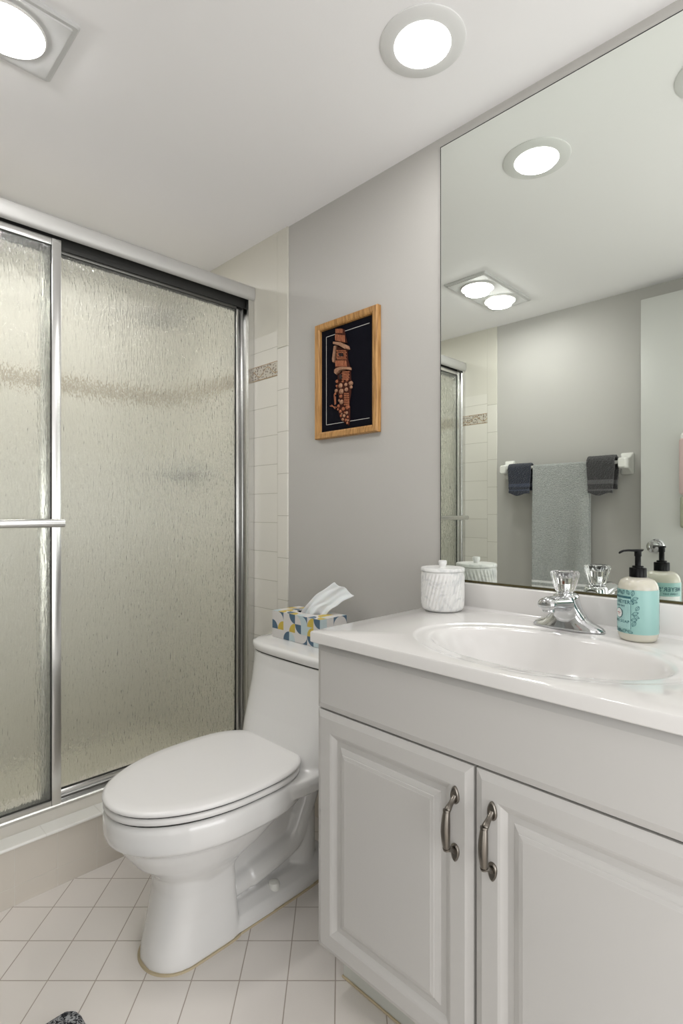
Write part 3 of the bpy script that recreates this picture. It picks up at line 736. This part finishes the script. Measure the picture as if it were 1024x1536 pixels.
# ------------------------------------------------------------------ faucet
FXc, FYc = 1.203, .494; FZ = CT
fa = thing('sink_faucet', 'chrome single-handle faucet with a clear acrylic knob behind the sink', 'faucet', (FXc, FYc, FZ))
def se(hx, hy, z, e=2.4, cx=0, n=56): 
    o_ = []
    for i in range(n):
        a = 2*PI*i/n; c, s = math.cos(a), math.sin(a)
        o_.append((FXc+cx+math.copysign(abs(c)**(2/e), c)*hx, FYc+math.copysign(abs(s)**(2/e), s)*hy, z+FZ))
    return o_
bm = bmesh.new()
rings(bm, [se(.025, .077, .0003), se(.0265, .0785, .002), se(.0262, .078, .005), se(.025, .074, .010, 2.3), se(.0245, .066, .0145, 2.2), se(.024, .053, .0195, 2.4), se(.0238, .044, .0255, 2.6), se(.0235, .0375, .033, 2.8),
           se(.0235, .032, .042, 3, -.002), se(.0245, .028, .052, 3, -.005), se(.027, .0255, .062, 3, -.008), se(.029, .0245, .071, 2.8, -.010), se(.028, .0235, .0765, 2.6, -.010), se(.020, .018, .080, 2.4, -.009), se(.012, .012, .0815, 2.2, -.008)])
obj('body', bm, m_chrome, fa, True, angle=70)
bm = bmesh.new()
rs = []
for (dx, zc_, hy, hz) in [(-.005, .058, .024, .020), (-.03, .059, .0235, .0185), (-.055, .062, .0220, .0165), (-.078, .065, .0205, .0150), (-.095, .0665, .0195, .0142), (-.104, .0668, .0190, .0138), (-.110, .0665, .0182, .0128), (-.1135, .0660, .0165, .0112), (-.1155, .0655, .0135, .0085), (-.1165, .0650, .0080, .0045), (-.1168, .0650, .0020, .0010)]:
    rs.append([(FXc+dx, FYc+hy*math.cos(2*PI*i/32), FZ+zc_+hz*math.sin(2*PI*i/32)) for i in range(32)])
rings(bm, rs); obj('spout', bm, m_chrome, fa, True, angle=70)
bm = bmesh.new(); lathe(bm, [(.0125, FZ+.062), (.0125, FZ+.051), (.011, FZ+.049), (.009, FZ+.050)], FXc-.098, FYc, 28); obj('aerator', bm, m_chrome, fa, True)
bm = bmesh.new(); kx = FXc-.016
lathe(bm, [(.020, FZ+.074), (.019, FZ+.080), (.015, FZ+.084)], kx, FYc, 36); obj('handle_collar', bm, m_chrome, fa, True)
bm = bmesh.new()
def lobes(r, z, a): return r*(1+(.055 if z > FZ+.088 else .03)*math.cos(10*a)) if r > .008 else r
lathe(bm, [(.001, FZ+.0845), (.0185, FZ+.0845), (.0205, FZ+.088), (.0235, FZ+.100), (.0265, FZ+.113), (.0290, FZ+.121), (.0288, FZ+.125), (.0262, FZ+.1285), (.0225, FZ+.1285), (.0195, FZ+.122), (.013, FZ+.1165), (.001, FZ+.115)], kx, FYc, 80, fn=lobes)
hk = obj('knob_handle', bm, m_acryl, fa, True, angle=60, label='clear fluted acrylic knob')
bm = bmesh.new(); lathe(bm, [(.006, FZ+.085), (.006, FZ+.103), (.001, FZ+.1035)], kx, FYc, 16); obj('stem', bm, m_chrome, hk, True)
bm = bmesh.new(); box(bm, kx-.0285, kx-.0275, FYc-.011, FYc-.006, FZ+.103, FZ+.110); obj('index_mark', bm, m_red, hk)
bm = bmesh.new(); tube(bm, [(FXc+.020, FYc, FZ+.02), (FXc+.020, FYc, FZ+.06)], .0025, 10); obj('lift_rod', bm, m_chrome, fa, True)

# ------------------------------------------------------------------ marbled canister
m_mb = bpy.data.materials.new('grey_veined_resin'); m_mb.use_nodes = True
nt = m_mb.node_tree; b = P(m_mb); b.inputs['Roughness'].default_value = .35
tc = nt.nodes.new('ShaderNodeTexCoord'); nn = nt.nodes.new('ShaderNodeTexNoise'); nn.inputs['Scale'].default_value = 30; nn.inputs['Detail'].default_value = 6; nn.inputs['Distortion'].default_value = 2.0
cr = nt.nodes.new('ShaderNodeValToRGB'); cr.color_ramp.elements[0].position = .34; cr.color_ramp.elements[0].color = (.60, .61, .61, 1); cr.color_ramp.elements[1].position = .5; cr.color_ramp.elements[1].color = (.78, .78, .765, 1)
nt.links.new(tc.outputs['Object'], nn.inputs['Vector']); nt.links.new(nn.outputs['Fac'], cr.inputs[0]); nt.links.new(cr.outputs[0], b.inputs['Base Color'])
KX, KY = 1.1985, .8215
ca = thing('lidded_canister', 'white and grey marbled canister with slanted ribs and a knobbed lid on the counter corner', 'canister', (KX, KY, CT))
def swirl(r, z, a):
    if r < .05: return r
    t = (z-CT)/.1
    env = max(0, min(1, min((z-CT-.006)/.010, (CT+.098-z)/.006)))
    return r*(1+.030*env*math.sin(34*a-17*t))
bm = bmesh.new(); prof = [(.001, CT+.0003), (.044, CT+.0003), (.0505, CT+.004)]
for k in range(26): prof.append((.0535+.0015*min(1, k/6), CT+.008+k*.0037))
prof += [(.0545, CT+.1025), (.001, CT+.1025)]
lathe(bm, prof, KX, KY, 240, fn=swirl); obj('jar', bm, m_mb, ca, True, angle=60)
bm = bmesh.new(); lathe(bm, [(.054, CT+.1035), (.0565, CT+.1035), (.0570, CT+.105), (.0570, CT+.110), (.0555, CT+.1125), (.001, CT+.1130)], KX, KY, 72)
li = obj('lid', bm, m_mb, ca, True)
bm = bmesh.new(); lathe(bm, [(.0085, CT+.112), (.0085, CT+.118), (.0105, CT+.121), (.0108, CT+.128), (.0095, CT+.1305), (.001, CT+.131)], KX, KY, 28); obj('knob', bm, m_mb, li, True)

# ------------------------------------------------------------------ soap pump bottle
SXc, SYc = 1.199, .351
sb = thing('soap_pump_bottle', 'translucent hand soap bottle with a black pump and aqua label on the counter', 'soap bottle', (SXc, SYc, CT))
m_bot = mat('soap_plastic', (.80, .77, .66), .22); P(m_bot).inputs['Transmission Weight'].default_value = .35; P(m_bot).inputs['Subsurface Weight'].default_value = .3; P(m_bot).inputs['Subsurface Radius'].default_value = (.02, .02, .015)
R0 = .0368
bm = bmesh.new()
lathe(bm, [(.001, CT+.0004), (.030, CT+.0004), (.0335, CT+.003), (.0355, CT+.009), (R0, CT+.016), (R0, CT+.100), (.0362, CT+.108), (.034, CT+.1155), (.030, CT+.121), (.024, CT+.1245), (.0145, CT+.1265), (.0145, CT+.130), (.001, CT+.130)], SXc, SYc, 64)
obj('bottle', bm, m_bot, sb, True, angle=60)
m_lab = mat('aqua_label', (.27, .47, .44), .4); m_ink = mat('dark_teal_ink', (.035, .13, .15), .5); m_lw = mat('label_white', (.74, .76, .74), .5); m_rd = mat('label_pink_ink', (.55, .22, .22), .5); m_ll = mat('label_pale_aqua', (.33, .54, .52), .4)
TF = math.radians(137.2); TB = math.radians(-42.8)
ZL0, ZL1 = CT+.0165, CT+.1035
bm = bmesh.new()
lathe(bm, [(R0+.0002, ZL0), (R0+.0005, ZL0), (R0+.0005, ZL1), (R0+.0002, ZL1)], SXc, SYc, 96, cap0=False, cap1=False)
lab = obj('label', bm, m_lab, sb, True, angle=60, label='aqua printed wrap label')
def onb(x, z, th, lift): 
    a = th+x/R0; r = R0+lift
    return (SXc+r*math.cos(a), SYc+r*math.sin(a), z)
def patch(bm, x0, x1, z0, z1, th, lift, mi=0):
    n = max(1, int(abs(x1-x0)/.002))
    for k in range(n):
        a, c = x0+(x1-x0)*k/n, x0+(x1-x0)*(k+1)/n
        f = bm.faces.new([bm.verts.new(onb(*p, th, lift)) for p in ((a, z0), (c, z0), (c, z1), (a, z1))]); f.material_index = mi
def stroke(bm, pts, wd, th, lift, mi=0):
    for (a, b_) in zip(pts[:-1], pts[1:]):
        dx, dz = b_[0]-a[0], b_[1]-a[1]; L = math.hypot(dx, dz) or 1; nx, nz = -dz/L*wd/2, dx/L*wd/2
        f = bm.faces.new([bm.verts.new(onb(*p, th, lift)) for p in ((a[0]-nx, a[1]-nz), (b_[0]-nx, b_[1]-nz), (b_[0]+nx, b_[1]+nz), (a[0]+nx, a[1]+nz))]); f.material_index = mi
def text(bm, s, size, x, z, th, lift, mi=0, bold=0.0):
    cu = bpy.data.curves.new('t', 'FONT'); cu.body = s; cu.size = size; cu.align_x = 'CENTER'; cu.align_y = 'CENTER'; cu.offset = bold; cu.resolution_u = 2; cu.space_character = 1.08
    o = bpy.data.objects.new('t', cu); C.objects.link(o)
    bpy.context.view_layer.update()
    me = o.to_mesh(); vs = [bm.verts.new(onb(x+v.co.x, z+v.co.y, th, lift)) for v in me.vertices]
    for p in me.polygons:
        try: bm.faces.new([vs[i] for i in p.vertices]).material_index = mi
        except ValueError: pass
    o.to_mesh_clear(); bpy.data.objects.remove(o); bpy.data.curves.remove(cu)
bm = bmesh.new(); hw = .0255
patch(bm, -hw, hw, CT+.026, CT+.090, TF, .0008, 3)
patch(bm, -hw, hw, CT+.086, CT+.0905, TF, .0010, 0)
text(bm, "MRS. MEYER'S", .0098, 0, CT+.0785, TF, .0011, 0, .00022)
text(bm, "CLEAN DAY", .0050, 0, CT+.0705, TF, .0011, 0, .0001)
text(bm, "HAND SOAP", .0076, 0, CT+.0395, TF, .0011, 0, .00015)
for q_ in (.0335, .0305): stroke(bm, [(-.018, CT+q_), (.018, CT+q_)], .0006, TF, .0011)
for sgx in (-hw, hw): stroke(bm, [(sgx, CT+.026), (sgx, CT+.09)], .0006, TF, .0011)
stroke(bm, [(-hw, CT+.026), (0, CT+.0262), (hw, CT+.026)], .0006, TF, .0011)
def disc(bm, x, z, r, th, lift, mi, ry=None):
    ry = ry or r
    bm.faces.new([bm.verts.new(onb(x+r*math.cos(2*PI*k/24), z+ry*math.sin(2*PI*k/24), th, lift)) for k in range(24)]).material_index = mi
disc(bm, 0, CT+.0555, .0092, TF, .0016, 0, .0102); disc(bm, 0, CT+.0555, .0080, TF, .0021, 1, .0090)
stroke(bm, [(-.0045, CT+.056), (.0045, CT+.056)], .0016, TF, .0026, 2); stroke(bm, [(-.003, CT+.0525), (.003, CT+.0525)], .0007, TF, .0026, 2)
def leaf_(bm, x, z, L, wd, ang, th):
    pts = [(-L/2+L*t, 0) for t in (0, 1)]
    def rot(p): return (x+p[0]*math.cos(ang)-p[1]*math.sin(ang), z+p[0]*math.sin(ang)+p[1]*math.cos(ang))
    out = [(-L/2+L*k/8, wd/2*math.sin(PI*k/8)) for k in range(9)]+[(L/2-L*k/8, -wd/2*math.sin(PI*k/8)) for k in range(9)]
    stroke(bm, [rot(p) for p in out], .0006, th, .0009); stroke(bm, [rot(p) for p in pts], .0005, th, .0009)
    for k in (2, 4, 6):
        a = -L/2+L*k/8; w_ = wd/2*math.sin(PI*k/8)
        stroke(bm, [rot((a, 0)), rot((a+.0012, w_))], .0004, th, .0009); stroke(bm, [rot((a, 0)), rot((a+.0012, -w_))], .0004, th, .0009)
for sg in (1, -1):
    for (x, z, L, wd, an) in [(.029, .0975, .012, .0065, 80), (.033, .087, .012, .006, 20), (.0315, .0815, .012, .006, -20), (.037, .068, .011, .006, 60), (.033, .0575, .013, .006, 25), (.035, .0515, .012, .006, -25), (.031, .045, .012, .006, 10), (.031, .037, .012, .0065, 60), (.020, .098, .010, .006, 120), (.010, .0975, .010, .006, 60), (.003, .098, .009, .005, 130), (.024, .0205, .011, .006, -15), (.012, .021, .012, .006, 20), (.002, .0205, .010, .006, -20)]:
        leaf_(bm, sg*x, CT+z, L, wd, math.radians(an if sg > 0 else 180-an), TF)
text(bm, "MEYER'S", .0125, 0, CT+.089, TB, .0011, 0, .00025); text(bm, "CLEAN DAY", .0056, 0, CT+.0795, TB, .0011, 0, .0001)
patch(bm, -.024, .024, CT+.054, CT+.074, TB, .0008, 1)
for q_ in range(6): stroke(bm, [(-.022, CT+.0715-q_*.003), (.021, CT+.0715-q_*.003)], .0006, TB, .0011)
for q_ in range(4): stroke(bm, [(-.022, CT+.0505-q_*.003), (.021, CT+.0505-q_*.003)], .0006, TB, .0011)
patch(bm, -.024, -.006, CT+.022, CT+.036, TB, .0008, 1)
obj('print', bm, [m_ink, m_lw, m_rd, m_ll], lab, label='dark teal lettering and leaf drawings')
bm = bmesh.new()
lathe(bm, [(.0155, CT+.127), (.0155, CT+.1275), (.0155, CT+.1445), (.0148, CT+.1455), (.0105, CT+.1455), (.0105, CT+.1485), (.0098, CT+.1495), (.006, CT+.1495)], SXc, SYc, 60, fn=lambda r, z, a: r*(1+.02*math.cos(30*a)) if r > .015 else r)
pc = obj('pump_collar', bm, m_black, sb, True, angle=50)
bm = bmesh.new(); lathe(bm, [(.0056, CT+.149), (.0056, CT+.168), (.0068, CT+.169), (.0068, CT+.180)], SXc, SYc, 24)
nd = Vector((-.80, .60, 0)).normalized()
# nozzle towards the sink and a small thumb rest behind
p_ = Vector((SXc, SYc, CT+.1795))
rs = []
sd = Vector((nd.y, -nd.x, 0))
for (t, hw_, zt, zb) in [(-.010, .0045, .0035, .001), (-.006, .007, .0035, -.002), (.0, .0075, .0035, -.003), (.008, .006, .0035, -.002), (.022, .0045, .0033, -.001), (.033, .004, .0025, -.0018), (.039, .0035, .0, -.0045), (.041, .0028, -.002, -.0055)]:
    c_ = p_+nd*t
    rs.append([c_+sd*(hw_*math.cos(2*PI*k/16))+Vector((0, 0, (zt+zb)/2+(zt-zb)/2*math.sin(2*PI*k/16))) for k in range(16)])
rings(bm, rs); obj('pump_head', bm, m_black, sb, True, angle=50)

# ------------------------------------------------------------------ towel bar and towels on the left wall (seen in the mirror)
XBAR = XL+.070; ZBAR = 1.308
tr = thing('towel_bar', 'white ceramic-ended towel bar on the left wall, seen in the mirror', 'towel bar', (XL, 1.18, ZBAR))
for yc in (1.484, .873):
    bm = bmesh.new()
    def sq(hx, hz, x, r=.008):
        return [(x, yc+p[0], ZBAR-.004+p[1]) for p in [(q[0], q[1]) for q in rr(-hx, hx, -hz, hz, 0, r)]]
    rings(bm, [sq(.030, .052, XL+.0005), sq(.030, .052, XL+.006), sq(.027, .048, XL+.011), sq(.022, .034, XL+.022), sq(.019, .026, XL+.045), sq(.019, .024, XL+.082), sq(.015, .019, XL+.090)])
    obj('post', bm, m_ceramic, tr, True, angle=50)
bm = bmesh.new(); tube(bm, [(XBAR, .880, ZBAR), (XBAR, 1.478, ZBAR)], .009, 20); obj('rod', bm, m_ceramic, tr, True)
def towel(name, label, y0, y1, zf, zb, m, th=.008, rr_=.014, bands=(), fold=0.0):
    """sheet draped over the rod: front edge down to zf, back edge down to zb"""
    bm = bmesh.new(); prof_ = []
    r = rr_
    nF = 34
    for k in range(nF+1): prof_.append((XBAR+r, zf+(ZBAR-zf)*k/nF))
    for k in range(1, 12): a = PI*k/12; prof_.append((XBAR+r*math.cos(a), ZBAR+r*math.sin(a)))
    for k in range(nF+1): prof_.append((XBAR-r, ZBAR-(ZBAR-zb)*k/nF))
    NY = max(10, int((y1-y0)/.008)); G_ = []
    for i, (x, z) in enumerate(prof_):
        row = []
        for j in range(NY+1):
            t = j/NY; y = y0+(y1-y0)*t
            d_ = max(0, ZBAR-z)
            wob = fold*min(1, d_/.25)*(.006*math.sin(t*7+1)+.004*math.sin(t*15+z*6))
            edge_ = .004*noise.noise(Vector((z*9, t*2, 3)))
            if fold == 0 and d_ > 0:
                y = (y0+y1)/2+(y-(y0+y1)/2)*(1-.10*min(1, d_/.13)); edge_ += 0
            row.append(bm.verts.new((x+(wob if x > XBAR else wob*.4)+.0015*noise.noise(Vector((y*60, z*60, 1))), y+edge_, z-(0 if fold else (.006*math.sin(t*PI)-.005*math.sin(t*8))*min(1, d_/.13)))))
        G_.append(row)
    for a, b_ in zip(G_[:-1], G_[1:]):
        for j in range(NY): bm.faces.new((a[j], a[j+1], b_[j+1], b_[j]))
    o = solo(name, label, 'towel', bm, m, True, origin=(XBAR, (y0+y1)/2, ZBAR), angle=None)
    md = o.modifiers.new('thick', 'SOLIDIFY'); md.thickness = th; md.offset = 1
    md = o.modifiers.new('sub', 'SUBSURF'); md.levels = 2; md.render_levels = 2
    tx = bpy.data.textures.new('pile', 'CLOUDS'); tx.noise_scale = .006; tx.noise_depth = 2
    md = o.modifiers.new('pile', 'DISPLACE'); md.texture = tx; md.strength = .0045; md.mid_level = .5
    return o
def terry(name, c1, c2, bands=()):
    m = mat(name, c1, .95, var=(130, c2)); nt = m.node_tree; b = P(m); b.inputs['Sheen Weight'].default_value = .3
    g = nt.nodes.new('ShaderNodeNewGeometry'); vo = nt.nodes.new('ShaderNodeTexNoise'); vo.inputs['Scale'].default_value = 230; vo.inputs['Detail'].default_value = 3
    bp = nt.nodes.new('ShaderNodeBump'); bp.inputs['Strength'].default_value = 1.0; bp.inputs['Distance'].default_value = .012
    nt.links.new(g.outputs['Position'], vo.inputs['Vector']); nt.links.new(vo.outputs['Fac'], bp.inputs['Height']); nt.links.new(bp.outputs[0], b.inputs['Normal'])
    if bands:       # woven flat bands at given heights
        s = nt.nodes.new('ShaderNodeSeparateXYZ'); nt.links.new(g.outputs['Position'], s.inputs[0]); acc = None
        for z0_, z1_ in bands:
            a = nt.nodes.new('ShaderNodeMath'); a.operation = 'COMPARE'; a.inputs[1].default_value = (z0_+z1_)/2; a.inputs[2].default_value = abs(z1_-z0_)/2
            nt.links.new(s.outputs[2], a.inputs[0])
            if acc is None: acc = a
            else:
                mm = nt.nodes.new('ShaderNodeMath'); mm.operation = 'MAXIMUM'; nt.links.new(acc.outputs[0], mm.inputs[0]); nt.links.new(a.outputs[0], mm.inputs[1]); acc = mm
        src = b.inputs['Base Color'].links[0].from_socket
        mx = nt.nodes.new('ShaderNodeMix'); mx.data_type = 'RGBA'; mx.inputs[7].default_value = (min(1, c2[0]*2.0), min(1, c2[1]*2.0), min(1, c2[2]*2.0), 1)
        nt.links.new(acc.outputs[0], mx.inputs[0]); nt.links.new(src, mx.inputs[6]); nt.links.new(mx.outputs[2], b.inputs['Base Color'])
    return m
m_navy = terry('navy_terry', (.008, .012, .028), (.030, .038, .066), bands=((1.205, 1.222), (1.184, 1.190)))
m_grey = terry('light_grey_terry', (.27, .29, .28), (.66, .68, .66), bands=((.700, .712), (.66, .685)))
m_char = terry('charcoal_terry', (.018, .017, .018), (.065, .063, .066), bands=((1.205, 1.226), (1.172, 1.180)))
towel('hand_towel', 'small navy blue towel draped over the end of the bar nearest the shower', 1.322, 1.452, 1.168, 1.185, m_navy, th=.012, rr_=.013)
towel('bath_towel', 'long light grey towel hanging in the middle of the towel bar', 1.022, 1.316, .58, .66, m_grey, th=.010, rr_=.012, fold=1.0)
towel('hand_towel', 'small charcoal towel draped over the end of the bar nearest the door', .900, 1.030, 1.160, 1.180, m_char, th=.012, rr_=.025)

# ------------------------------------------------------------------ bath mat
m_rug = mat('speckled_rug', (.02, .022, .028), .95); nt = m_rug.node_tree; b = P(m_rug)
tc = nt.nodes.new('ShaderNodeTexCoord'); nn = nt.nodes.new('ShaderNodeTexNoise'); nn.inputs['Scale'].default_value = 130; nn.inputs['Detail'].default_value = 1; nn.inputs['Distortion'].default_value = 1.5
cr = nt.nodes.new('ShaderNodeValToRGB'); cr.color_ramp.elements[0].position = .47; cr.color_ramp.elements[0].color = (.010, .012, .018, 1); cr.color_ramp.elements[1].position = .53; cr.color_ramp.elements[1].color = (.36, .37, .38, 1)
nt.links.new(tc.outputs['Object'], nn.inputs['Vector']); nt.links.new(nn.outputs['Fac'], cr.inputs[0]); nt.links.new(cr.outputs[0], b.inputs['Base Color'])
bp = nt.nodes.new('ShaderNodeBump'); bp.inputs['Distance'].default_value = .006; nt.links.new(nn.outputs['Fac'], bp.inputs['Height']); nt.links.new(bp.outputs[0], b.inputs['Normal'])
bm = bmesh.new()
mx0, mx1, my0, my1 = -.12, .420, .40, 1.228
rs = [rr(mx0, mx1, my0, my1, .0005, .03, 10)]
for i_, z_ in ((0.0, .006), (.004, .013), (.010, .018), (.02, .0205), (.03, .021)): rs.append(rr(mx0+i_, mx1-i_, my0+i_, my1-i_, z_, .03, 10) if i_ < .03 else rr(mx0+i_, mx1-i_, my0+i_, my1-i_, z_, .02, 10))
rs = [[(p[0]+.002*noise.noise(Vector(p)*90), p[1]+.002*noise.noise(Vector(p)*70+Vector((5, 5, 5))), p[2]) for p in r] for r in rs]
rings(bm, rs)
solo('bath_mat', 'black and pale grey speckled bath mat, only a corner showing at the bottom left', 'mat', bm, m_rug, True, origin=(.15, .8, 0), angle=60)
